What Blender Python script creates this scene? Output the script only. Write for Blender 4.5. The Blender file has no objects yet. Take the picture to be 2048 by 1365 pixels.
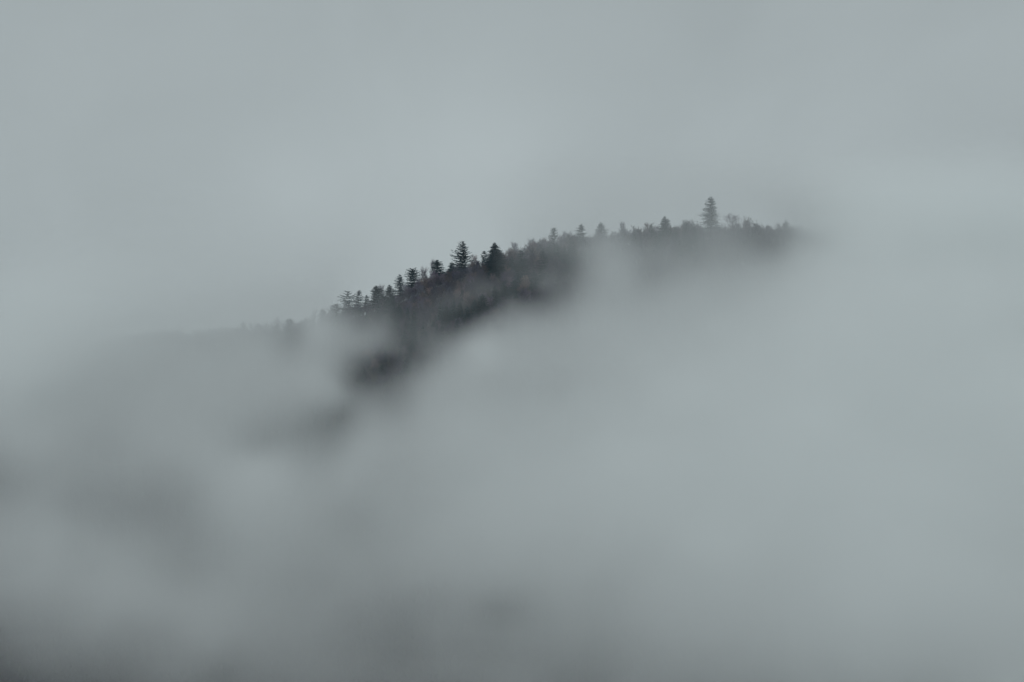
import bpy, math, random
import numpy as np
from mathutils import Vector, Matrix

R = math.radians
S = bpy.context.scene
C = S.collection

# ------------------------------------------------------------------ camera
FOC, SENS, WPX, HPX = 88.0, 36.0, 2048.0, 1365.0
PITCH = R(4.78)
cam_d = bpy.data.cameras.new('camera'); cam = bpy.data.objects.new('camera', cam_d); C.objects.link(cam)
cam.location = (0, 0, 0); cam.rotation_euler = (R(90) + PITCH, 0, 0)
cam_d.lens = FOC; cam_d.sensor_width = SENS; cam_d.clip_start = 0.5; cam_d.clip_end = 40000
S.camera = cam
FP = FOC / SENS * WPX
CP, SP = math.cos(PITCH), math.sin(PITCH)

def ray(px, py):
    """direction from the viewpoint, scaled so that its y is 1"""
    u = (px - WPX / 2) / FP; v = (HPX / 2 - py) / FP
    dy = CP - v * SP; dz = SP + v * CP
    return u / dy, dz / dy

def at(px, py, Y):
    a, b = ray(px, py); return Vector((a * Y, Y, b * Y))

def proj(x, y, z):
    d = y * CP + z * SP; v = (-y * SP + z * CP) / d
    return WPX / 2 + FP * x / d, HPX / 2 - FP * v

# ------------------------------------------------------------------ world, sun, exposure
SUN_EL, SUN_ROT = R(48), R(200)
ZENITH = 1.55
w = bpy.data.worlds.new('World'); S.world = w; w.use_nodes = True
nt = w.node_tree; N = nt.nodes; L = nt.links
bg = N['Background']
sky = N.new('ShaderNodeTexSky'); sky.sky_type = 'NISHITA'; sky.sun_disc = False
sky.sun_elevation = SUN_EL; sky.sun_rotation = SUN_ROT; sky.air_density = 1.0; sky.dust_density = 6.0
# overcast: the blue sky is almost covered by an even grey cloud sheet with soft swells in it
tc = N.new('ShaderNodeTexCoord')
n1 = N.new('ShaderNodeTexNoise'); n1.inputs['Scale'].default_value = 8.5; n1.inputs['Detail'].default_value = 5.0
n1.inputs['Roughness'].default_value = 0.5; n1.inputs['Distortion'].default_value = 0.8
L.new(tc.outputs['Generated'], n1.inputs['Vector'])
swell = N.new('ShaderNodeMapRange'); swell.inputs[1].default_value = 0.3; swell.inputs[2].default_value = 0.7
swell.inputs[3].default_value = 0.955; swell.inputs[4].default_value = 1.04
L.new(n1.outputs['Fac'], swell.inputs[0])
last = swell.outputs[0]
# thinner, brighter places of the cloud sheet (direction, spread, gain)
for px, py, sp, g in ((970, 310, .028, .07), (960, 350, .075, .085), (600, 380, .024, .06), (820, 490, .05, .075), (540, 480, .05, .035), (1660, 360, .055, .035), (1330, 380, .04, .02)):
    a, b = ray(px, py); d = Vector((a, 1, b)).normalized()
    vd = N.new('ShaderNodeVectorMath'); vd.operation = 'DISTANCE'; vd.inputs[1].default_value = d
    nrm = N.new('ShaderNodeVectorMath'); nrm.operation = 'NORMALIZE'; L.new(tc.outputs['Generated'], nrm.inputs[0])
    L.new(nrm.outputs[0], vd.inputs[0])
    q = N.new('ShaderNodeMath'); q.operation = 'MULTIPLY'; L.new(vd.outputs['Value'], q.inputs[0]); L.new(vd.outputs['Value'], q.inputs[1])
    e = N.new('ShaderNodeMath'); e.operation = 'MULTIPLY'; e.inputs[1].default_value = -1 / (sp * sp); L.new(q.outputs[0], e.inputs[0])
    x = N.new('ShaderNodeMath'); x.operation = 'EXPONENT'; L.new(e.outputs[0], x.inputs[0])
    ad = N.new('ShaderNodeMath'); ad.operation = 'MULTIPLY_ADD'; ad.inputs[1].default_value = g
    L.new(x.outputs[0], ad.inputs[0]); L.new(last, ad.inputs[2]); last = ad.outputs[0]
# an overcast sky is brightest overhead, where the cloud sheet is thinnest
nz_ = N.new('ShaderNodeVectorMath'); nz_.operation = 'NORMALIZE'; L.new(tc.outputs['Generated'], nz_.inputs[0])
sz_ = N.new('ShaderNodeSeparateXYZ'); L.new(nz_.outputs[0], sz_.inputs[0])
zen = N.new('ShaderNodeMapRange'); zen.interpolation_type = 'SMOOTHSTEP'; zen.inputs[1].default_value = .30; zen.inputs[2].default_value = .85
zen.inputs[3].default_value = 1.0; zen.inputs[4].default_value = ZENITH; L.new(sz_.outputs[2], zen.inputs[0])
zm = N.new('ShaderNodeMath'); zm.operation = 'MULTIPLY'; L.new(zen.outputs[0], zm.inputs[0]); L.new(last, zm.inputs[1]); last = zm.outputs[0]
grey = N.new('ShaderNodeVectorMath'); grey.operation = 'SCALE'
SKYL = 4.14
grey.inputs[0].default_value = (0.89 * SKYL, 1.0 * SKYL, 1.025 * SKYL)
L.new(last, grey.inputs['Scale'])
mx = N.new('ShaderNodeMix'); mx.data_type = 'RGBA'; mx.inputs[0].default_value = 0.97
L.new(sky.outputs[0], mx.inputs[6]); L.new(grey.outputs[0], mx.inputs[7])
L.new(mx.outputs[2], bg.inputs['Color']); bg.inputs['Strength'].default_value = 0.10

sun_d = bpy.data.lights.new('sun', 'SUN'); sun_d.energy = 0.5; sun_d.angle = R(30); sun_d.color = (1.0, 0.99, 0.97)
sun = bpy.data.objects.new('sun', sun_d); C.objects.link(sun)
# the lamp stands where the sky's sun does: rotation is measured from +Y towards +X
sd = Vector((math.sin(SUN_ROT) * math.cos(SUN_EL), math.cos(SUN_ROT) * math.cos(SUN_EL), math.sin(SUN_EL)))
sun.rotation_euler = sd.to_track_quat('Z', 'Y').to_euler()

S.view_settings.view_transform = 'Standard'; S.view_settings.look = 'None'
S.view_settings.exposure = 0.0; S.view_settings.gamma = 1.0
cy = S.cycles
cy.use_denoising = True; cy.max_bounces = 10; cy.diffuse_bounces = 2; cy.glossy_bounces = 1
cy.transmission_bounces = 1; cy.transparent_max_bounces = 4; cy.volume_bounces = 8
cy.volume_step_rate = 1.0; cy.volume_max_steps = 256
cy.sample_clamp_indirect = 4.0

# ------------------------------------------------------------------ numpy noise
def _hash(ix, iy, iz, s):
    h = (ix.astype(np.int64) * 374761393 + iy.astype(np.int64) * 668265263 + iz.astype(np.int64) * 2147483647 + s * 974634777) & 0xFFFFFFFF
    h = ((h ^ (h >> 13)) * 1274126177) & 0xFFFFFFFF
    h = h ^ (h >> 16)
    return (h & 0xFFFF) / 65535.0

def vnoise(x, y, z, s=0):
    x, y, z = np.broadcast_arrays(np.asarray(x, float), np.asarray(y, float), np.asarray(z, float))
    x0, y0, z0 = np.floor(x), np.floor(y), np.floor(z)
    fx, fy, fz = x - x0, y - y0, z - z0
    fx, fy, fz = [t * t * t * (t * (t * 6 - 15) + 10) for t in (fx, fy, fz)]
    r = 0
    for i in (0, 1):
        for j in (0, 1):
            for k in (0, 1):
                r = r + (fx if i else 1 - fx) * (fy if j else 1 - fy) * (fz if k else 1 - fz) * _hash(x0 + i, y0 + j, z0 + k, s)
    return r * 2 - 1

def fbm(x, y, z, s=0, octs=3):
    r, a, f = 0, 1.0, 1.0
    for o in range(octs):
        r = r + a * vnoise(x * f + 17.3 * o, y * f - 9.1 * o, z * f + 4.7 * o, s + o); a *= .5; f *= 2.03
    return r

def sstep(a, b, t):
    t = np.clip((t - a) / (b - a), 0, 1); return t * t * (3 - 2 * t)

# ------------------------------------------------------------------ terrain
TL = [(-900, 900), (-400, 830), (0, 752), (90, 728), (180, 697), (300, 673), (400, 674), (480, 665), (560, 657), (620, 643), (690, 618),
      (740, 607), (800, 584), (870, 553), (920, 536), (980, 517), (1040, 493), (1100, 479), (1150, 475), (1200, 468),
      (1260, 459), (1320, 453), (1380, 446), (1420, 449), (1480, 441), (1540, 447), (1600, 453), (1680, 462), (1800, 486),
      (1950, 530), (2100, 590), (2500, 760), (3000, 950)]
YC = 2000.0
_tlx = np.array([at(a, b, YC).x for a, b in TL]); _tlz = np.array([at(a, b, YC).z for a, b in TL])
CAN = 9.0          # how far the ordinary tree tops stand above the crest's ground

def crest_z(x): return np.interp(x, _tlx, _tlz) - CAN
def crest_y(x): return YC + 22 * np.sin(np.asarray(x) / 170.0 + .6)

def ground(x, y):
    x = np.asarray(x, float); y = np.asarray(y, float)
    c = crest_z(x); d = crest_y(x) - y
    f = np.sqrt((np.maximum(d, 0) * .56) ** 2 + 14 ** 2) - 14
    b = np.sqrt((np.maximum(-d, 0) * .40) ** 2 + 10 ** 2) - 10
    z = c - f - b
    am = sstep(30, 220, d)
    z = z + am * (15 * np.sin(x / 62 + y / 300 + 1.2) + 9 * vnoise(x / 75, y / 120, 0, 5)) + sstep(10, 60, d) * 3 * vnoise(x / 28, y / 28, 0, 6)
    far = -235 + 22 * fbm(x / 500, y / 500, 0, 9) + 120 * sstep(3000, 9000, np.hypot(x, y - 1500))
    z = np.log(np.exp(np.clip((z - far) / 25, -50, 50)) + 1) * 25 + far        # smooth maximum
    near = -1.7 - .215 * np.maximum(y, 0) - .0002 * x ** 2 * 0.3 + .10 * np.minimum(-y, 600) * (y < 0)
    near = np.where(y > 0, near, near)
    m = 1 - sstep(600, 1150, y)
    return np.where(y < 1150, np.maximum(near, far) * m + z * (1 - m), z)

def hit(px, py):
    """where a line of sight first meets the hillside"""
    a, b = ray(px, py)
    Y = np.arange(1200, 2060, 1.5)
    k = np.nonzero(ground(a * Y, Y) >= b * Y)[0]
    Yh = Y[k[0]] if len(k) else float(crest_y(a * YC))
    return a * Yh, Yh

# ------------------------------------------------------------------ helpers
def mesh_obj(name, V, F, mat, parent=None):
    me = bpy.data.meshes.new(name); me.from_pydata([tuple(v) for v in V], [], F); me.update()
    o = bpy.data.objects.new(name, me); C.objects.link(o); o.parent = parent
    me.materials.append(mat); return o

def np_mesh(name, V, F, mat):
    me = bpy.data.meshes.new(name); V = np.asarray(V, np.float32); F = np.asarray(F, np.int32); n = F.shape[1]
    me.vertices.add(len(V)); me.vertices.foreach_set('co', V.ravel())
    me.loops.add(F.size); me.loops.foreach_set('vertex_index', F.ravel())
    me.polygons.add(len(F)); me.polygons.foreach_set('loop_start', np.arange(0, F.size, n, dtype=np.int32))
    me.update(calc_edges=True)
    for m in (mat if isinstance(mat, list) else [mat]): me.materials.append(m)
    o = bpy.data.objects.new(name, me); C.objects.link(o); return o

def material(name, c0, c1, scale, rough=.95, var=.35, detail=4):
    m = bpy.data.materials.new(name); m.use_nodes = True; n = m.node_tree.nodes; l = m.node_tree.links
    b = n['Principled BSDF']; b.inputs['Roughness'].default_value = rough; b.inputs['Specular IOR Level'].default_value = .15
    g = n.new('ShaderNodeNewGeometry'); t = n.new('ShaderNodeTexNoise'); t.inputs['Scale'].default_value = scale; t.inputs['Detail'].default_value = detail
    l.new(g.outputs['Position'], t.inputs['Vector'])
    r = n.new('ShaderNodeValToRGB'); r.color_ramp.elements[0].color = (*c0, 1); r.color_ramp.elements[1].color = (*c1, 1)
    r.color_ramp.elements[0].position = .36; r.color_ramp.elements[1].position = .64
    l.new(t.outputs['Fac'], r.inputs[0])
    oi = n.new('ShaderNodeObjectInfo'); mr = n.new('ShaderNodeMapRange'); mr.inputs[3].default_value = 1 - var; mr.inputs[4].default_value = 1 + var
    l.new(oi.outputs['Random'], mr.inputs[0])
    vm = n.new('ShaderNodeVectorMath'); vm.operation = 'SCALE'; l.new(r.outputs[0], vm.inputs[0]); l.new(mr.outputs[0], vm.inputs['Scale'])
    l.new(vm.outputs[0], b.inputs['Base Color']); return m

M_GROUND = material('leaf_litter', (.034, .034, .036), (.066, .060, .056), .05, var=0, detail=6)
M_TRUNK = material('bark', (.06, .053, .052), (.11, .10, .10), .4)
M_TWIG = material('bare_twigs', (.088, .074, .106), (.168, .140, .152), .11, var=.55)
def tint_by_tree(m, cols):
    n = m.node_tree.nodes; l = m.node_tree.links; b = n['Principled BSDF']; src = b.inputs['Base Color'].links[0].from_socket
    oi = n.new('ShaderNodeObjectInfo'); w_ = n.new('ShaderNodeTexWhiteNoise'); w_.noise_dimensions = '1D'; l.new(oi.outputs['Random'], w_.inputs['W'])
    r = n.new('ShaderNodeValToRGB'); r.color_ramp.interpolation = 'CONSTANT'
    while len(r.color_ramp.elements) < len(cols): r.color_ramp.elements.new(.5)
    for i, c in enumerate(cols): r.color_ramp.elements[i].position = i / len(cols); r.color_ramp.elements[i].color = (*c, 1)
    l.new(w_.outputs['Value'], r.inputs[0]); mx_ = n.new('ShaderNodeVectorMath'); mx_.operation = 'MULTIPLY'
    l.new(src, mx_.inputs[0]); l.new(r.outputs[0], mx_.inputs[1]); l.new(mx_.outputs[0], b.inputs['Base Color'])
tint_by_tree(M_TWIG, [(1, .97, 1.05), (1.2, 1.03, .88), (.85, .95, 1.1), (1.35, 1.15, 1.0), (.8, .78, .95), (1.1, 1, 1.15)])
M_RUST = material('dry_leaves', (.13, .085, .062), (.20, .125, .085), .2, var=.2)
M_FIR = material('fir_needles', (.004, .023, .034), (.013, .042, .050), .3, var=.3)

# ------------------------------------------------------------------ ground
gx = np.concatenate([np.linspace(-12000, -1400, 30)[:-1], np.linspace(-1400, -560, 30)[:-1], np.linspace(-560, 560, 260), np.linspace(560, 1400, 30)[1:], np.linspace(1400, 12000, 30)[1:]])
gy = np.concatenate([np.linspace(-9000, -400, 22)[:-1], np.linspace(-400, 1200, 60)[:-1], np.linspace(1200, 2150, 230), np.linspace(2150, 3200, 40)[1:], np.linspace(3200, 14000, 26)[1:]])
GX, GY = np.meshgrid(gx, gy); GZ = ground(GX, GY)
GV = np.stack([GX, GY, GZ], -1).reshape(-1, 3); nx = len(gx)
ii, jj = np.meshgrid(np.arange(nx - 1), np.arange(len(gy) - 1)); k = (jj * nx + ii).ravel()
g = np_mesh('ground', GV, np.stack([k, k + 1, k + nx + 1, k + nx], -1), M_GROUND); g['kind'] = 'structure'
g['label'] = 'steep mountainside under leafless woodland'
g.data.polygons.foreach_set('use_smooth', [True] * len(g.data.polygons))

# ------------------------------------------------------------------ how clear the air is on the mountainside
LP = [  # px, py, brightness of the picture there (sRGB), used to lay the fog thick or thin over that part of the hill
 (0,760,161),(0,860,145),(30,920,137),(60,980,139),(0,1080,141),(0,1180,127),(0,1260,109),(0,1330,87),(0,1400,71),(150,760,153),(150,860,145),(130,940,135),
 (150,1060,143),(150,1180,137),(150,1260,121),(150,1330,101),(150,1400,89),(300,700,146),(300,800,148),(290,880,144),(250,960,131),(285,1005,125),(340,1060,131),(300,1120,142),
 (300,1200,137),(300,1270,122),(300,1340,104),(300,1400,93),(450,690,143),(450,780,147),(440,860,147),(430,960,144),(400,1060,132),(450,1110,139),(450,1200,140),(450,1280,123),
 (450,1350,105),(450,1400,95),(550,680,140),(560,760,147),(545,840,131),(600,845,123),(640,870,123),(640,820,125),(560,900,146),(600,980,146),(600,1080,139),(600,1180,133),
 (600,1280,124),(600,1350,107),(620,660,139),(640,720,145),(680,690,137),(690,740,123),(720,690,125),(730,660,123),(770,670,113),(700,640,123),(660,640,140),(740,640,105),
 (720,740,90),(750,735,84),(790,725,86),(830,680,84),(830,720,90),(800,760,105),(740,790,111),(700,810,117),(680,770,120),(770,700,88),(700,760,105),(780,690,98),
 (690,615,115),(740,610,85),(780,605,78),(800,640,82),(850,600,68),(900,580,68),(950,560,70),(900,620,68),(960,600,64),(1000,540,64),(1000,590,70),(850,650,83),
 (900,650,81),(940,640,88),(860,690,105),(890,700,123),(930,680,133),(980,640,117),(1020,630,123),(980,670,147),(1060,640,135),(860,760,143),(900,740,146),(820,800,135),
 (760,830,135),(1000,740,152),(1000,700,152),(1040,520,78),(1080,530,80),(1050,570,78),(1090,580,92),(1110,600,110),(1130,550,98),(1060,600,92),(1120,500,105),(1150,490,113),
 (1170,530,125),(1180,580,138),(1150,630,143),(1200,500,139),(1210,560,143),(1270,490,125),(1300,520,129),(1280,560,139),(1340,480,117),(1370,520,131),(1420,490,129),(1420,540,143),
 (1480,470,121),(1500,500,129),(1480,550,149),(1560,480,129),(1560,520,147),(1600,500,155),(1620,470,151),(1660,470,170),(1660,520,167),(1750,500,172),(1300,640,154),(1250,720,157),
 (1400,640,159),(1550,620,164),(1750,640,169),(1950,640,171),(1100,760,151),(1100,860,157),(1000,860,156),(860,880,151),(740,880,148),(860,980,148),(740,980,141),(1000,980,157),
 (1000,1080,153),(860,1080,144),(720,1080,137),(740,1170,127),(860,1170,129),(1000,1170,133),(740,1260,121),(860,1260,121),(1000,1260,122),(740,1350,108),(860,1350,108),(1000,1350,109),
 (1200,860,161),(1200,1000,161),(1200,1120,149),(1150,1220,133),(1200,1280,125),(1200,1360,117),(1400,860,165),(1400,1000,164),(1400,1120,158),(1400,1220,149),(1400,1290,139),(1400,1360,129),
 (1650,860,168),(1650,1000,165),(1650,1120,161),(1650,1220,157),(1650,1290,150),(1650,1360,141),(1950,860,170),(1950,1000,165),(1950,1120,161),(1950,1220,159),(1950,1290,154),(1950,1360,147),
 (1850,560,172),(2000,640,171),(2045,720,171),(1950,560,172),(1800,520,172),(2045,1000,165),(2045,1200,157),(2045,1360,151),(60,740,166),(120,730,164),(200,710,153),(930,1215,132),
 (1010,1215,132),(220,1020,136),(130,1010,140)]
LP = np.array(LP, float)
def lin(s): s = np.asarray(s) / 255.0; return ((s + .055) / 1.055) ** 2.4
DARK, PALE = lin(58), lin(172)
TAU = -np.log(np.clip((PALE - lin(LP[:, 2])) / (PALE - DARK), .025, 1))
#TAU-CAL
TAU = np.array([2.14,1.17,0.68,1.12,1.64,0.16,0.17,-0.11,-0.49,2.28,2.40,1.21,2.96,1.24,0.33,-0.10,-0.48,2.16,1.91,1.59,1.05,0.91,1.79,3.20,1.50,0.59,-0.02,-0.82,2.36,1.98,2.35,1.47,1.22,2.42,2.77,0.07,0.18,-0.59,2.52,2.71,1.14,1.08,1.50,0.83,3.59,2.64,2.20,2.22,1.10,0.07,0.51,2.82,2.16,3.29,1.29,1.61,1.53,1.86,3.46,0.11,0.06,-0.02,0.77,0.08,-0.30,0.54,1.12,0.16,1.59,-0.79,1.84,0.50,0.43,0.09,0.37,0.09,0.01,-0.16,-0.02,0.53,0.47,-0.18,0.24,0.27,-0.45,-0.24,0.66,0.65,1.24,-0.94,0.60,3.13,1.24,2.12,1.64,0.83,1.49,1.60,1.80,0.28,-0.02,0.26,0.61,0.13,0.06,-0.49,0.72,0.01,0.80,0.90,1.27,1.23,1.39,0.26,0.82,0.61,0.50,0.58,0.85,0.97,0.56,0.43,1.37,1.08,1.43,3.78,-1.50,9.00,6.45,7.40,1.72,2.30,2.23,3.06,4.85,5.05,1.71,2.97,2.78,2.44,2.50,2.56,1.76,3.75,3.26,2.43,2.33,1.33,0.76,0.98,1.22,1.32,1.83,0.54,0.45,0.44,3.86,4.63,2.85,1.43,1.06,1.12,3.61,5.59,4.41,2.77,1.44,1.28,5.05,4.74,5.22,4.25,2.96,2.42,8.78,6.25,3.87,3.40,2.83,3.18,7.61,6.19,9.00,7.08,6.96,7.74,2.88,4.00,7.45,7.34,2.68,1.69,1.99,1.85,1.92])
#TAU-END
_D = np.sqrt((LP[:, None, 0] - LP[None, :, 0]) ** 2 + (LP[:, None, 1] - LP[None, :, 1]) ** 2 + 144.0)
_A = np.ones((len(LP) + 1, len(LP) + 1)); _A[:-1, :-1] = _D - 8.0 * np.eye(len(LP)); _A[-1, -1] = 0
RBF = np.linalg.solve(_A, np.append(TAU, 0))
FLOOR = [(1690, 455, 6.0), (1800, 475, 7), (1900, 530, 6), (2040, 600, 3.8), (1650, 500, 2.4), (0, 745, 3.4), (80, 725, 2.2), (-60, 770, 3), (150, 705, 1.4), (2100, 800, 4), (1750, 600, 3)]
def tau_at(px, py):
    px = np.asarray(px, float); py = np.asarray(py, float)
    r = np.full(px.shape, RBF[-1])
    for (qx, qy, _), c in zip(LP, RBF): r += c * np.sqrt((px - qx) ** 2 + (py - qy) ** 2 + 144.0)
    r = np.clip(r, 0, 8)
    for qx, qy, f in FLOOR:
        r = np.maximum(r, f * np.exp(-((px - qx) ** 2 / 90.0 ** 2 + (py - qy) ** 2 / 60.0 ** 2)))
    return r

# ------------------------------------------------------------------ fog lying along the mountainside: a density lattice in metres
FX, FY, FZ = (-560, 600, 8.0), (1230, 2110, 8.0), (-250, 330, 7.5)
fx = np.arange(FX[0], FX[1] + .1, FX[2]); fy = np.arange(FY[0], FY[1] + .1, FY[2]); fz = np.arange(FZ[0], FZ[1] + .1, FZ[2])
# tau over the hillside as a function of place on the hill (x, elevation)
qx = np.arange(-580, 621, 6.0); qz = np.arange(-270, 361, 6.0)
def hill_tau(x, z):
    """x, z: a place on the slope; its distance follows from the slope's own shape"""
    yy = crest_y(x) - np.maximum(0, crest_z(x) - z) / .56
    px, py = proj(x, yy, z); return tau_at(px, py)
QX, QZ = np.meshgrid(qx, qz, indexing='ij')
_qy = crest_y(QX) - np.maximum(0, crest_z(QX) - QZ) / .56         # the bank's middle hangs some 85 m in front of the slope
QT = tau_at(proj(QX, _qy - 85, QZ)[0], proj(QX, _qy, QZ)[1])
def q_tau(x, z):
    i = np.clip((x - qx[0]) / 6.0, 0, len(qx) - 1.001); j = np.clip((z - qz[0]) / 6.0, 0, len(qz) - 1.001)
    a = i.astype(int); b = j.astype(int); u = i - a; v = j - b
    return QT[a, b] * (1 - u) * (1 - v) + QT[a + 1, b] * u * (1 - v) + QT[a, b + 1] * (1 - u) * v + QT[a + 1, b + 1] * u * v

Xv, Yv, Zv = np.meshgrid(fx, fy, fz, indexing='ij')
H = Zv - ground(Xv, Yv)                                   # height over the ground
wx = 10 * fbm(Xv / 42, Yv / 60, Zv / 42, 31, 3); wz = 8 * fbm(Xv / 42, Yv / 60, Zv / 42, 41, 3)
dy = crest_y(Xv) - Yv
zh = Zv + np.clip(H, 0, 130) * .27                           # the bank's sheets dip gently away from the mountain
T3 = q_tau(Xv + wx, zh + wz)
up_ = sstep(22, 60, H) * sstep(120, 50, dy); T3 = T3 * (1 - up_) + np.minimum(T3, .75) * up_   # thinner wisps over the crest
thick = 74 + 16 * fbm(Xv / 130, Yv / 130, Zv / 130, 51, 2) + 6 * np.clip(T3, 0, 2.2)
hn_ = H / thick
prof = sstep(2.0, .35, hn_) ** 1.3 * (.12 + .88 * sstep(.08, .42, hn_)) * (H > -25)
front = sstep(-60, 20, dy)
leng = thick * .80 / .44
dens = T3 / leng * prof * front * (1 + .16 * fbm(Xv / 36, Yv / 55, Zv / 25, 61, 3))
# edges of the lattice fade out so that the bank has no cut face in view
edge = sstep(fx[0], fx[0] + 60, Xv) * sstep(fx[-1], fx[-1] - 60, Xv) * sstep(fz[-1], fz[-1] - 40, Zv)
dens = np.clip(dens * edge, 0, None)
NX, NY, NZ = dens.shape

def fog_object(name, dens, lo, cell):
    nx, ny, nz = dens.shape
    me = bpy.data.meshes.new(name)
    n = nx * ny * nz
    me.vertices.add(n)
    co = np.stack(np.meshgrid(np.arange(nx) * cell[0] + lo[0], np.arange(ny) * cell[1] + lo[1], np.arange(nz) * cell[2] + lo[2], indexing='ij'), -1)
    co = co.transpose(2, 1, 0, 3).reshape(-1, 3).astype(np.float32)
    me.vertices.foreach_set('co', co.ravel())
    at_ = me.attributes.new('amount', 'FLOAT', 'POINT'); at_.data.foreach_set('value', dens.transpose(2, 1, 0).ravel().astype(np.float32))
    o = bpy.data.objects.new(name, me); C.objects.link(o)
    m = bpy.data.materials.new('fog'); m.use_nodes = True; nn = m.node_tree.nodes; ll = m.node_tree.links
    nn.remove(nn['Principled BSDF']); pv = nn.new('ShaderNodeVolumePrincipled')
    pv.inputs['Color'].default_value = (.984, 1, 1, 1); pv.inputs['Density'].default_value = 1.0; pv.inputs['Anisotropy'].default_value = 0.0
    ll.new(pv.outputs[0], nn['Material Output'].inputs['Volume'])
    me.materials.append(m)
    gt = bpy.data.node_groups.new('fog_lattice', 'GeometryNodeTree')
    gt.interface.new_socket('Geometry', in_out='INPUT', socket_type='NodeSocketGeometry')
    gt.interface.new_socket('Geometry', in_out='OUTPUT', socket_type='NodeSocketGeometry')
    g = gt.nodes; k = gt.links
    gi = g.new('NodeGroupInput'); go = g.new('NodeGroupOutput')
    pos = g.new('GeometryNodeInputPosition')
    sub = g.new('ShaderNodeVectorMath'); sub.operation = 'SUBTRACT'; sub.inputs[1].default_value = lo
    div = g.new('ShaderNodeVectorMath'); div.operation = 'DIVIDE'; div.inputs[1].default_value = cell
    sep = g.new('ShaderNodeSeparateXYZ'); k.new(pos.outputs[0], sub.inputs[0]); k.new(sub.outputs[0], div.inputs[0]); k.new(div.outputs[0], sep.inputs[0])
    rs = []
    for i, lim in enumerate((nx, ny, nz)):
        r_ = g.new('ShaderNodeMath'); r_.operation = 'ROUND'; k.new(sep.outputs[i], r_.inputs[0])
        c_ = g.new('ShaderNodeClamp'); c_.inputs[1].default_value = 0; c_.inputs[2].default_value = lim - 1; k.new(r_.outputs[0], c_.inputs[0]); rs.append(c_.outputs[0])
    m1 = g.new('ShaderNodeMath'); m1.operation = 'MULTIPLY_ADD'; m1.inputs[1].default_value = ny; k.new(rs[2], m1.inputs[0]); k.new(rs[1], m1.inputs[2])
    m2 = g.new('ShaderNodeMath'); m2.operation = 'MULTIPLY_ADD'; m2.inputs[1].default_value = nx; k.new(m1.outputs[0], m2.inputs[0]); k.new(rs[0], m2.inputs[2])
    na = g.new('GeometryNodeInputNamedAttribute'); na.data_type = 'FLOAT'; na.inputs['Name'].default_value = 'amount'
    si = g.new('GeometryNodeSampleIndex'); si.data_type = 'FLOAT'; si.domain = 'POINT'
    k.new(gi.outputs[0], si.inputs['Geometry']); k.new(na.outputs['Attribute'], si.inputs['Value']); k.new(m2.outputs[0], si.inputs['Index'])
    vc = g.new('GeometryNodeVolumeCube'); k.new(si.outputs[0], vc.inputs['Density'])
    vc.inputs['Min'].default_value = lo
    vc.inputs['Max'].default_value = (lo[0] + (nx - 1) * cell[0], lo[1] + (ny - 1) * cell[1], lo[2] + (nz - 1) * cell[2])
    vc.inputs['Resolution X'].default_value = nx; vc.inputs['Resolution Y'].default_value = ny; vc.inputs['Resolution Z'].default_value = nz
    sm = g.new('GeometryNodeSetMaterial'); sm.inputs['Material'].default_value = m
    k.new(vc.outputs[0], sm.inputs[0]); k.new(sm.outputs[0], go.inputs[0])
    md = o.modifiers.new('fog_lattice', 'NODES'); md.node_group = gt
    return o

fog = fog_object('fog', dens, (fx[0], fy[0], fz[0]), (FX[2], FY[2], FZ[2]))
fog['kind'] = 'stuff'; fog['label'] = 'pale fog bank drifting along the wooded mountainside'

# haze: thin even air round everything
hm = bpy.data.materials.new('haze'); hm.use_nodes = True; hn = hm.node_tree.nodes; hn.remove(hn['Principled BSDF'])
hv = hn.new('ShaderNodeVolumePrincipled'); hv.inputs['Color'].default_value = (.70, .88, 1, 1); hv.inputs['Density'].default_value = 4.0e-5
hm.node_tree.links.new(hv.outputs[0], hn['Material Output'].inputs['Volume'])
zb, zt = float(GZ.min()) - 1, max(float(GZ.max()), 330) + 12
hx0, hx1, hy0, hy1 = -12100, 12100, -9100, 14100
HVt = [(x, y, z) for z in (zb, zt) for y in (hy0, hy1) for x in (hx0, hx1)]
haze = mesh_obj('haze', HVt, [(0, 2, 3, 1), (4, 5, 7, 6), (0, 1, 5, 4), (2, 6, 7, 3), (0, 4, 6, 2), (1, 3, 7, 5)], hm)
haze['kind'] = 'stuff'

# ------------------------------------------------------------------ trees
def tube(V, F, a, b, ra, rb, n=3):
    d = (b - a); 
    if d.length < 1e-5: return
    q = d.to_track_quat('Z', 'Y'); s = len(V)
    for p, r in ((a, ra), (b, rb)):
        for i in range(n):
            t = 2 * math.pi * i / n; V.append(p + q @ Vector((r * math.cos(t), r * math.sin(t), 0)))
    for i in range(n): j = (i + 1) % n; F.append((s + i, s + j, s + n + j, s + n + i))

def sliver(V, F, a, b, wd, rng):
    d = b - a; n = d.cross(Vector((rng.uniform(-1, 1), rng.uniform(-1, 1), rng.uniform(-1, 1))))
    if n.length < 1e-6: return
    n = n.normalized() * wd; s = len(V)
    V.extend((a - n, a + n, b)); F.append((s, s + 1, s + 2))

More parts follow.
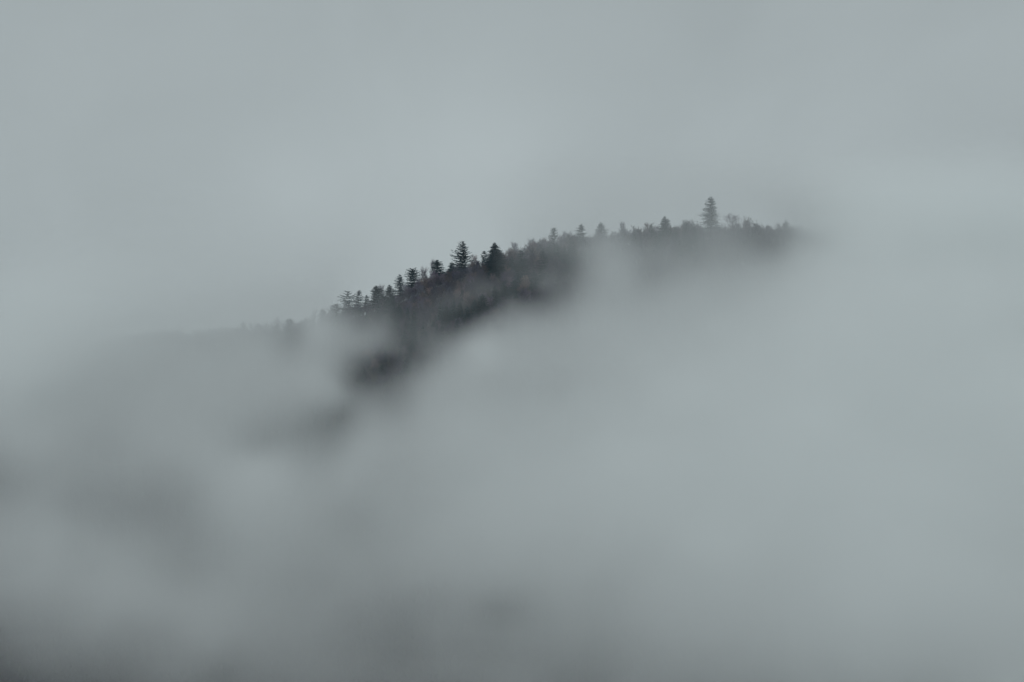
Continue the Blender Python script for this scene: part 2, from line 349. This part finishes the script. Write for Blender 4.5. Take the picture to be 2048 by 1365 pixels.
def bare_meshes(seed, lod=2, spread=1.0):
    """unit tree of 15 m: trunk with limbs, crown of fine twigs"""
    rng = random.Random(seed); TV, TF, V, F = [], [], [], []
    h = 15.0; top = Vector((rng.uniform(-.5, .5), rng.uniform(-.5, .5), h * .72)); mid = Vector((rng.uniform(-.3, .3), rng.uniform(-.3, .3), h * .24))
    nt_ = 5 if lod > 1 else 4
    tube(TV, TF, Vector((0, 0, -1)), mid, .26, .19, nt_); tube(TV, TF, mid, top, .19, .07, nt_)
    nl = {2: 18, 1: 10}[lod]; n2 = {2: 7, 1: 4}[lod]; n3 = {2: 12, 1: 7}[lod]
    wt = {2: .032, 1: .075}[lod]
    for i in range(nl):
        t = .04 + .96 * (i + rng.random()) / nl
        base = mid.lerp(top, t); az = i * 2.4 + rng.uniform(-.5, .5)
        up = .55 + .9 * t + rng.uniform(-.15, .25)
        ln = (4.6 - 1.7 * t) * rng.uniform(.8, 1.15) * spread
        d = Vector((math.cos(az), math.sin(az), up)).normalized(); e = base + d * ln + Vector((0, 0, .25 * ln))
        (tube(TV, TF, base, e, .085, .03, 3) if lod > 1 else sliver(TV, TF, base, e, .10, rng))
        for j in range(n2):
            u = .3 + .7 * (j + rng.random()) / n2; b2 = base.lerp(e, min(u, 1))
            d2 = (d * .7 + Vector((rng.uniform(-1, 1), rng.uniform(-1, 1), rng.uniform(.0, 1.5)))).normalized()
            e2 = b2 + d2 * rng.uniform(1.4, 2.5) * (.8 + .2 * spread)
            sliver(V, F, b2, e2, wt * 1.4, rng)
            for k2 in range(n3):
                u2 = .2 + .8 * rng.random(); b3 = b2.lerp(e2, u2)
                d3 = (d2 * .6 + Vector((rng.uniform(-1, 1), rng.uniform(-1, 1), rng.uniform(-.1, 1.4)))).normalized()
                sliver(V, F, b3, b3 + d3 * rng.uniform(.8, 2.3), wt, rng)
    return TV, TF, V, F

def leafy_add(V, F, seed, n):
    rng = random.Random(seed); out, of = [], []
    for _ in range(n):
        p = V[rng.randrange(len(V))]; s = len(out)
        for c in range(3): out.append(p + Vector((rng.uniform(-.3, .3), rng.uniform(-.3, .3), rng.uniform(-.3, .3))))
        of.append((s, s + 1, s + 2))
    return out, of

def fir_meshes(seed, h, rad, shape='cone', whorls=24, nb=8, gap=.0, lod=2, clear=.0, droop=.25, lean=0.0, vis=None):
    """h, rad in metres; boughs in whorls, each a tapering spray of needle-clad twigs"""
    rng = random.Random(seed); TV, TF, V, F = [], [], [], []
    tube(TV, TF, Vector((0, 0, -1)), Vector((lean * h, 0, h * .97)), .02 * h * .55, .03, 5 if lod > 1 else 3)
    for i in range(whorls):
        t = clear + (1 - clear) * (i + rng.uniform(-.25, .25)) / (whorls - .3); t = min(max(t, clear), .995)
        s = (t - clear) / (1 - clear)
        u_ = (1 - t) * h / (vis or h * .9)
        if shape == 'cone': r = rad * (min(1, u_) ** .72 + .12 * max(0, u_ - 1))
        elif shape == 'round': r = rad * min(1, u_) ** .5
        elif shape == 'dome': r = rad * (min(1, u_ * 1.5) ** .6 + .08 * max(0, u_ - .66))
        elif shape == 'flat': r = rad * min(1.05, .5 + .7 * u_) * rng.uniform(.75, 1.15)
        else: r = rad * min(1.15, u_) ** .62 * rng.uniform(.82, 1.12)
        r = max(r * rng.uniform(.84, 1.12), .35); lop = 2.2 + i * .09
        z = t * h
        for j in range(nb):
            if rng.random() < gap: continue
            az = 2 * math.pi * (j + rng.random() * .8) / nb + i * 1.1; z = t * h + rng.uniform(-.3, .3) * h / whorls
            ln = r * rng.uniform(.70, 1.14) * (1 + .17 * math.cos(az - lop - seed))
            up0 = .35 * s - .05 + rng.uniform(-.12, .14)
            dirv = Vector((math.cos(az), math.sin(az), 0)); side = Vector((-math.sin(az), math.cos(az), 0))
            nseg = 4 if lod > 1 else 2
            pts = []
            for q in range(nseg + 1):
                u = q / nseg
                pts.append(Vector((lean * z, 0, z)) + dirv * (ln * u) + Vector((0, 0, ln * (up0 * u - droop * u * u + .16 * u ** 3))))
            bw = (.10 + .045 * ln)
            for q in range(nseg):
                a, b = pts[q], pts[q + 1]; wa = bw * (1 - .75 * q / nseg) ; wb = bw * (1 - .75 * (q + 1) / nseg)
                k = len(V); V.extend((a - side * wa, a + side * wa, b + side * wb, b - side * wb)); F.append((k, k + 1, k + 2, k + 3))
                ntw = (3 if lod > 1 else 1)
                for _ in range(ntw):
                    for sg in (-1, 1):
                        u = rng.random(); c = a.lerp(b, u)
                        tl = (.22 + .26 * ln * (1 - .6 * (q + u) / nseg)) * rng.uniform(.7, 1.2)
                        tip = c + side * (sg * tl * .75) + dirv * (tl * .55) + Vector((0, 0, -.28 * tl * rng.uniform(.2, 1.6)))
                        wv = Vector((0, 0, .10 + .05 * tl)) + dirv * .12
                        k = len(V); V.extend((c - wv, c + wv, tip)); F.append((k, k + 1, k + 2))
    # leader
    k = len(V); V.extend((Vector((lean * h - .12, 0, h * .95)), Vector((lean * h + .12, 0.05, h * .95)), Vector((lean * h, 0, h * 1.02)))); F.append((k, k + 1, k + 2))
    return TV, TF, V, F

def make_tree(name, cat, parts, mats, label, group=None):
    TV, TF, V, F = parts
    o = bpy.data.objects.new(name, None); C.objects.link(o); o.empty_display_size = 1
    mesh_obj('trunk', TV, TF, mats[0], o); mesh_obj('crown', V, F, mats[1], o)
    o['label'] = label; o['category'] = cat
    if group: o['group'] = group
    return o

def copy_tree(src):
    c = src.copy(); C.objects.link(c)
    for ch in list(src.children):
        d = ch.copy(); C.objects.link(d); d.parent = c
    return c

# --- the conifers one can tell apart: px/py of the tip, px width, metres of extra height hidden below, shape, whorls, branches, gap, droop
FG = 'conifers standing out of the treeline'
HERO = [
 (1422, 394, 37, 56, 'round', 20, 11, .12, .24, 'tallest dense rounded conifer standing alone high above the right end of the ridge'),
 (926, 483, 42, 50, 'open', 19, 8, .22, .05, 'airy conifer with separate upturned branch tiers showing sky, left of the darkest one'),
 (989, 485, 42, 84, 'cone', 34, 12, .08, .30, 'darkest broad dense conifer at the middle of the ridge'),
 (968, 502, 16, 36, 'flat', 13, 7, .25, .15, 'small ragged conifer touching the left side of the darkest broad conifer'),
 (875, 520, 24, 40, 'dome', 20, 8, .10, .22, 'narrow dark conifer with rounded top halfway between flat topped and airy conifers'),
 (825, 538, 34, 38, 'flat', 15, 8, .18, .18, 'broad flat topped conifer with layered branches'),
 (800, 549, 20, 34, 'cone', 18, 7, .15, .25, 'slender pointed conifer just left of the broad flat topped one'),
 (696, 584, 34, 36, 'flat', 10, 6, .25, .12, 'thin ragged conifer with open windblown branches at the fog edge'),
 (718, 580, 20, 34, 'cone', 14, 7, .22, .22, 'slim conifer with sparse branches just right of the windblown ragged one'),
 (752, 572, 22, 36, 'dome', 20, 8, .10, .22, 'stocky green conifer with crooked double top'),
 (779, 570, 26, 42, 'cone', 22, 9, .08, .26, 'dark bushy conifer with a thin pointed leader on the lower ridge'),
 (733, 590, 13, 24, 'cone', 13, 7, .15, .25, 'tiny conifer in the gap between slim and stocky conifers'),
 (904, 524, 18, 30, 'cone', 17, 8, .10, .28, 'small conifer at the foot of the airy tiered conifer'),
 (1163, 448, 22, 36, 'cone', 17, 8, .2, .30, 'grey conifer with drooping branches on its left, at the edge of the fog'),
 (1108, 457, 18, 34, 'flat', 14, 7, .18, .10, 'spiky topped conifer rising from bare trees right of the centre'),
 (1201, 445, 24, 36, 'cone', 20, 8, .08, .25, 'very faint conifer standing inside the fog on the ridge'),
 (1329, 433, 22, 34, 'cone', 20, 9, .06, .25, 'small pointed conifer left of the tallest lone conifer'),
 (1572, 441, 14, 26, 'dome', 14, 8, .1, .2, 'low round conifer fading out at the far right treeline'),
 (645, 619, 20, 30, 'cone', 15, 8, .12, .22, 'faint small conifer in fog below the windblown ragged one'),
 (672, 609, 26, 32, 'dome', 15, 8, .15, .20, 'blurred bushy conifer in fog left of the windblown ragged one'),
 (580, 637, 20, 30, 'dome', 13, 8, .15, .18, 'pale round topped conifer alone in the fog on the left ridge'),
 (486, 642, 11, 26, 'cone', 14, 7, .1, .25, 'thin pale spire of a conifer far left in the fog'),
 (612, 634, 12, 24, 'cone', 13, 7, .12, .25, 'pale little conifer right of the round topped one in fog'),
]
rng = random.Random(7)
def place_crest(o, px, py, hgt, Y):
    p = at(px, py, Y); o.location = (p.x, Y, p.z - hgt)
occupied = []
for i, (px, py, wpx, hpx, shp, wh, nb, gp, dr, lab) in enumerate(HERO):
    p0 = at(px, py, YC); x = p0.x; Y = float(crest_y(x)) - (30 if i == 2 else 7) - rng.uniform(0, 4)
    p = at(px, py, Y); gz = float(ground(p.x, Y)); h = max(p.z - gz, hpx / 2.5 * .8)
    rad = wpx / 2.5 / 2 * 1.18
    clear = max(0.0, 1 - (hpx / 2.5 + 2) / h) * .8
    parts = fir_meshes(100 + i, h, rad, shp, int(wh * (1.0 if i == 1 else 1.25)), nb + 1, gp * .7, 2, clear, dr, 0, hpx * (.85 if i in (0, 1) else .5) / 2.5)
    o = make_tree('conifer', 'conifer', parts, (M_TRUNK, M_FIR), lab, FG)
    o.location = (p.x, Y, p.z - h); o.rotation_euler.z = 0; occupied.append((p.x, Y, rad, 30 if i == 2 else 13))

# conifers standing among the bare trees on the slope: tip px/py, height px, width px
SL = [
 (1043, 498, 70, 30, 'blue grey conifer in thin fog below the ridge, right of the darkest broad one'),
 (1086, 494, 66, 30, 'tall hazy conifer on the slope, rightmost of the clear slope conifers'),
 (1024, 512, 40, 22, 'short hazy conifer just right of the darkest broad conifer'),
 (1035, 545, 50, 26, 'dark conifer below the blue grey slope conifer'),
 (1068, 540, 50, 26, 'hazy conifer low on the slope between the two tall hazy ones'),
 (990, 572, 44, 26, 'dark conifer straight below the darkest broad one on the slope'),
 (965, 588, 44, 26, 'dark conifer in the middle of the lower slope cluster'),
 (950, 600, 36, 22, 'smaller dark conifer on the left of the lower slope cluster'),
 (907, 598, 44, 22, 'narrow dark conifer standing alone among the purple bare trees'),
 (893, 612, 30, 18, 'little dark conifer touching the narrow lone slope conifer'),
 (870, 630, 24, 12, 'tiny pointed conifer beside the rust brown trees'),
 (829, 658, 42, 20, 'spired conifer low on the slope where the fog closes in'),
 (822, 690, 36, 22, 'hazy conifer below the low spired one'),
 (798, 608, 36, 22, 'dark conifer on the slope under the broad flat topped one'),
 (785, 590, 34, 22, 'dark conifer tucked below the bushy one with thin leader'),
 (815, 716, 30, 20, 'conifer at the lowest dark gap in the fog, right side'),
 (727, 736, 26, 20, 'conifer at the left end of the lowest dark gap in the fog'),
 (765, 728, 22, 18, 'low conifer in the middle of the lowest dark gap'),
 (1012, 560, 36, 24, 'rounded dark conifer right of the one straight below the darkest'),
 (935, 612, 30, 20, 'shaded conifer at the fog edge under the slope cluster'),
]
FS = 'conifers among the bare trees on the slope'
for i, (px, py, hpx, wpx, lab) in enumerate(SL):
    hx, hy = hit(px, py + hpx)
    h = hpx / 2.5 * hy / 2000
    parts = fir_meshes(300 + i, h, wpx / 5.0 * 1.35, 'cone' if i % 3 else 'dome', 22, 10, .04, 2, 0, .26)
    o = make_tree('conifer', 'conifer', parts, (M_TRUNK, M_FIR), lab, FS)
    o.location = (hx, hy, float(ground(hx, hy)) - .5); occupied.append((hx, hy, wpx / 5, 24))

# bare crowns that stand out on the skyline
BARE_H = [
 (1062, 473, 34, 1.15, 'wide bare tree with fanned twigs on the skyline left of the spiky topped conifer'),
 (1030, 480, 28, 1.0, 'bare tree with feathery top just right of the darkest broad conifer'),
 (1134, 459, 34, 1.1, 'bare tree with dense twigs between the spiky topped and drooping conifers'),
 (1465, 424, 46, 1.45, 'broad pale bare tree right beside the tallest lone conifer'),
 (1496, 430, 30, 1.1, 'bare tree right of the broad pale one'),
 (867, 512, 24, .9, 'thin bare tree rising behind the narrow rounded conifer'),
 (762, 564, 26, .9, 'thin bare tree behind the stocky and bushy conifers'),
 (948, 506, 26, 1.0, 'bare tree between the airy and the darkest conifer'),
 (1298, 441, 34, 1.1, 'bare tree with open fan crown left of the small pointed conifer'),
 (1375, 436, 36, 1.1, 'bare tree with thick twiggy top left of the tallest lone conifer'),
 (1245, 440, 18, .7, 'thin upright bare tree faint in the fog on the ridge'),
 (325, 656, 52, 1.5, 'wide faint bare tree at the far left of the foggy ridge'),
 (520, 642, 44, 1.3, 'faint bare tree with spreading crown right of the thin pale spire'),
 (848, 528, 24, .9, 'bare tree between the flat topped and narrow rounded conifers'),
]
bare_proto = [bare_meshes(500 + i, 2, 1.0) for i in range(6)]
for i, (px, py, wpx, sp, lab) in enumerate(BARE_H):
    x = at(px, py, YC).x; Y = float(crest_y(x)) + rng.uniform(-4, 4); p = at(px, py, Y)
    parts = bare_meshes(600 + i, 2, sp)
    top = max(v.z for v in parts[2]); gz = float(ground(p.x, Y)); s = (p.z - gz) / top
    o = make_tree('bare_tree', 'bare tree', parts, (M_TRUNK, M_TWIG), lab, 'bare trees on the skyline')
    cw = max(abs(v.x) for v in parts[2]) * 1.8; o.location = (p.x, Y, gz); o.scale = (wpx / 2.5 / cw, wpx / 2.5 / cw, s); occupied.append((p.x, Y, 2.0, 3))

# trees that keep their dry leaves
RU = [(868, 640, 'rust brown tree with dry leaves beside the tiny pointed conifer', 26), (905, 655, 'dull brown leafy tree low at the fog edge', 26), (985, 560, 'warm brown tree with dry leaves below the darkest broad conifer', 26),
      (1000, 640, 'faded brown tree half lost in fog under the slope cluster', 26), (955, 556, 'brownish tree left of the warm brown one', 28)]
for i, (px, py, lab, hpx) in enumerate(RU):
    hx, hy = hit(px, py + hpx * .6)
    TV, TF, V, F = bare_meshes(700 + i, 2, 1.1); LV, LF = leafy_add(V, F, 710 + i, 500)
    o = make_tree('leafy_tree', 'brown tree', (TV, TF, V, F), (M_TRUNK, M_TWIG), lab, 'brown trees still holding dry leaves')
    mesh_obj('dry_leaves', LV, LF, M_RUST, o)
    s = .72; o.scale = (s, s, s); o.location = (hx, hy, float(ground(hx, hy))); occupied.append((hx, hy, 2.5, 14))

# --- all the other trees: where they stand
occ = np.array(occupied)
nr = np.random.RandomState(3)
sx, sy = np.meshgrid(np.arange(-470, 480, 6.2), np.arange(1290, 2075, 7.2))
sx = sx + (np.arange(sx.shape[0]) % 2)[:, None] * 2.8
sx = (sx + nr.uniform(-2.3, 2.3, sx.shape)).ravel(); sy = (sy + nr.uniform(-2.8, 2.8, sy.shape)).ravel()
ux, uy = np.meshgrid(np.arange(-470, 480, 3.2), np.arange(-14, 34, 4.5)); ux = (ux + nr.uniform(-1.5, 1.5, ux.shape)).ravel()
uy = (uy + nr.uniform(-2, 2, uy.shape)).ravel(); under = np.concatenate([np.zeros(len(sx), bool), np.ones(len(ux), bool)])
sx = np.concatenate([sx, ux]); sy = np.concatenate([sy, crest_y(ux) - uy])
sz = ground(sx, sy); dd = crest_y(sx) - sy
ok = (dd > -28)
spx, spy = proj(sx, sy, sz + 9)
ok &= (spx > -60) & (spx < 2110) & (spy < 1460)
tt = np.exp(-hill_tau(sx, sz + 9))
ok &= (tt > .10) | (nr.rand(len(tt)) < .38) | (dd < 30)
sx, sy, sz, dd, spx, spy, tt, under = [a[ok] for a in (sx, sy, sz, dd, spx, spy, tt, under)]
keep = np.ones(len(sx), bool)
for ox, oy, orad, fr in occ: keep &= np.hypot(sx - ox, sy - oy) > min(orad * .5, 2.2) + .8
# nothing else grows up in front of the tips that stand out
for ox, oy, orad, fr in occ: keep &= ~((np.abs(sx - ox) < orad * .8) & (sy < oy) & (sy > oy - fr))
keep |= under & (nr.rand(len(keep)) < .8)
sx, sy, sz, dd, spx, spy, tt, under = [a[keep] for a in (sx, sy, sz, dd, spx, spy, tt, under)]
con = (vnoise(sx / 45, sy / 70, 0, 77) + .35 * nr.uniform(-1, 1, len(sx)) > .55) & (dd > 25)
hh = np.where(con, nr.uniform(10, 18, len(sx)), nr.uniform(10.5, 15.5, len(sx)))
hh = np.where(dd < 22, nr.uniform(5.5, 10.5, len(sx)) + 2.6 * vnoise(sx / 12, sy / 30, 0, 13) + (nr.rand(len(sx)) < .12) * nr.uniform(1, 3.5, len(sx)), hh)
hh = np.where((dd < 22) & (spx < 660), hh + nr.uniform(-2.5, 3.0, len(sx)) + (nr.rand(len(sx)) < .2) * 3.5, hh)
hh = np.where(under, nr.uniform(3.2, 6.0, len(sx)), hh); con &= ~under
hh = np.where(dd < -8, hh + .25 * (-dd), hh)
hh = np.maximum(hh, 3.2)
# the ones that show most: clear air, nearest first
vis = tt - .00002 * dd * 0
front_hidden = dd < -10
score = vis * np.where(front_hidden, .3, 1) * np.where((spx > 380) & (spx < 1700) & (spy < 800), 1, .05) * np.where(under, .1, 1) * np.where(dd < 25, 1.5, 1)
ib = np.nonzero(~con)[0]; ic = np.nonzero(con)[0]
NB, NC = 282, 70
pick_b = ib[np.argsort(-score[ib])[:NB]]; pick_c = ic[np.argsort(-score[ic])[:NC]]
picked = np.zeros(len(sx), bool); picked[pick_b] = True; picked[pick_c] = True

REG = [(-999, 690, 'left of the windblown conifer'), (690, 825, 'between windblown and flat topped conifers'),
       (825, 926, 'between flat topped and airy conifers'), (926, 1043, 'near the darkest broad conifer'),
       (1043, 1163, 'between darkest and drooping grey conifers'), (1163, 1422, 'between drooping grey and tallest conifers'),
       (1422, 3000, 'right of the tallest conifer')]
def where(k, con_):
    reg = [r[2] for r in REG if r[0] <= spx[k] < r[1]][0]; top = dd[k] < 20
    if con_: return ('small conifer' if top else 'ordinary dark conifer') + (' on the crest ' if top else ' down the slope ') + reg, 'ordinary conifers ' + ('on the crest ' if top else 'down the slope ') + reg
    return ('leafless tree in the crest row ' if top else 'leafless tree down the slope ') + reg, 'leafless trees ' + ('on the crest ' if top else 'down the slope ') + reg
protos_b = [make_tree('bare_tree', 'bare tree', bare_proto[i], (M_TRUNK, M_TWIG), '', '-') for i in range(6)]
protos_c = [make_tree('conifer', 'conifer', fir_meshes(800 + i, 14.0, 3.1, ('cone', 'dome')[i % 2], 18, 8, .08, 2, 0, .26), (M_TRUNK, M_FIR), '', '-') for i in range(4)]
for protos, picks, h0 in ((protos_b, pick_b, 14.6), (protos_c, pick_c, 14.0)):
    for n, k in enumerate(picks):
        o = protos[n] if n < len(protos) else copy_tree(protos[int(nr.randint(len(protos)))])
        s = hh[k] / h0; sw = s * nr.uniform(1.05, 1.45)
        o.location = (sx[k], sy[k], sz[k]); o.rotation_euler.z = nr.uniform(0, 6.28); o.scale = (sw, sw, s)
        o['label'], o['group'] = where(k, protos is protos_c)

# --- the rest of the wood, as one mass
def merged(name, protos, idx, h0, mat, label):
    Vs, Fs, Ms, off = [], [], [], 0
    arr = []
    for TV, TF, V, F in protos:
        vv = np.array([tuple(v) for v in TV] + [tuple(v) for v in V]); n0 = len(TV)
        tri, mi = [], []
        for f in TF:
            tri.append(f[:3]); mi.append(0)
            if len(f) == 4: tri.append((f[0], f[2], f[3])); mi.append(0)
        for f in F:
            f = [q + n0 for q in f]; tri.append(f[:3]); mi.append(1)
            if len(f) == 4: tri.append((f[0], f[2], f[3])); mi.append(1)
        arr.append((vv, np.array(tri), np.array(mi)))
    for k in idx:
        vv, tri, mi = arr[int(nr.randint(len(arr)))]; s = hh[k] / h0; sw = s * nr.uniform(.9, 1.25); a = nr.uniform(0, 6.28)
        c, q = math.cos(a) * sw, math.sin(a) * sw
        P = np.stack([vv[:, 0] * c - vv[:, 1] * q + sx[k], vv[:, 0] * q + vv[:, 1] * c + sy[k], vv[:, 2] * s + sz[k]], -1)
        Vs.append(P); Fs.append(tri + off); Ms.append(mi); off += len(P)
    o = np_mesh(name, np.concatenate(Vs), np.concatenate(Fs), [M_TRUNK, mat])
    o.data.polygons.foreach_set('material_index', np.concatenate(Ms).astype(np.int32)); o['kind'] = 'stuff'; o['label'] = label
    return o
rest_b = ib[~picked[ib]]; rest_c = ic[~picked[ic]]
lodb = [bare_meshes(900 + i, 1, 1.05) for i in range(6)]; lodc = [fir_meshes(950 + i, 14.0, 2.9, 'cone', 12, 7, .05, 1) for i in range(4)]
merged('bare_woodland', lodb, rest_b, 14.6, M_TWIG, 'leafless woodland covering the slope and dissolving into fog')
merged('conifer_woodland', lodc, rest_c, 14.0, M_FIR, 'scattered dark conifers of the wood lost in fog')
print('trees', len(sx), 'rest', len(rest_b), len(rest_c), 'fog', dens.shape, dens.max())
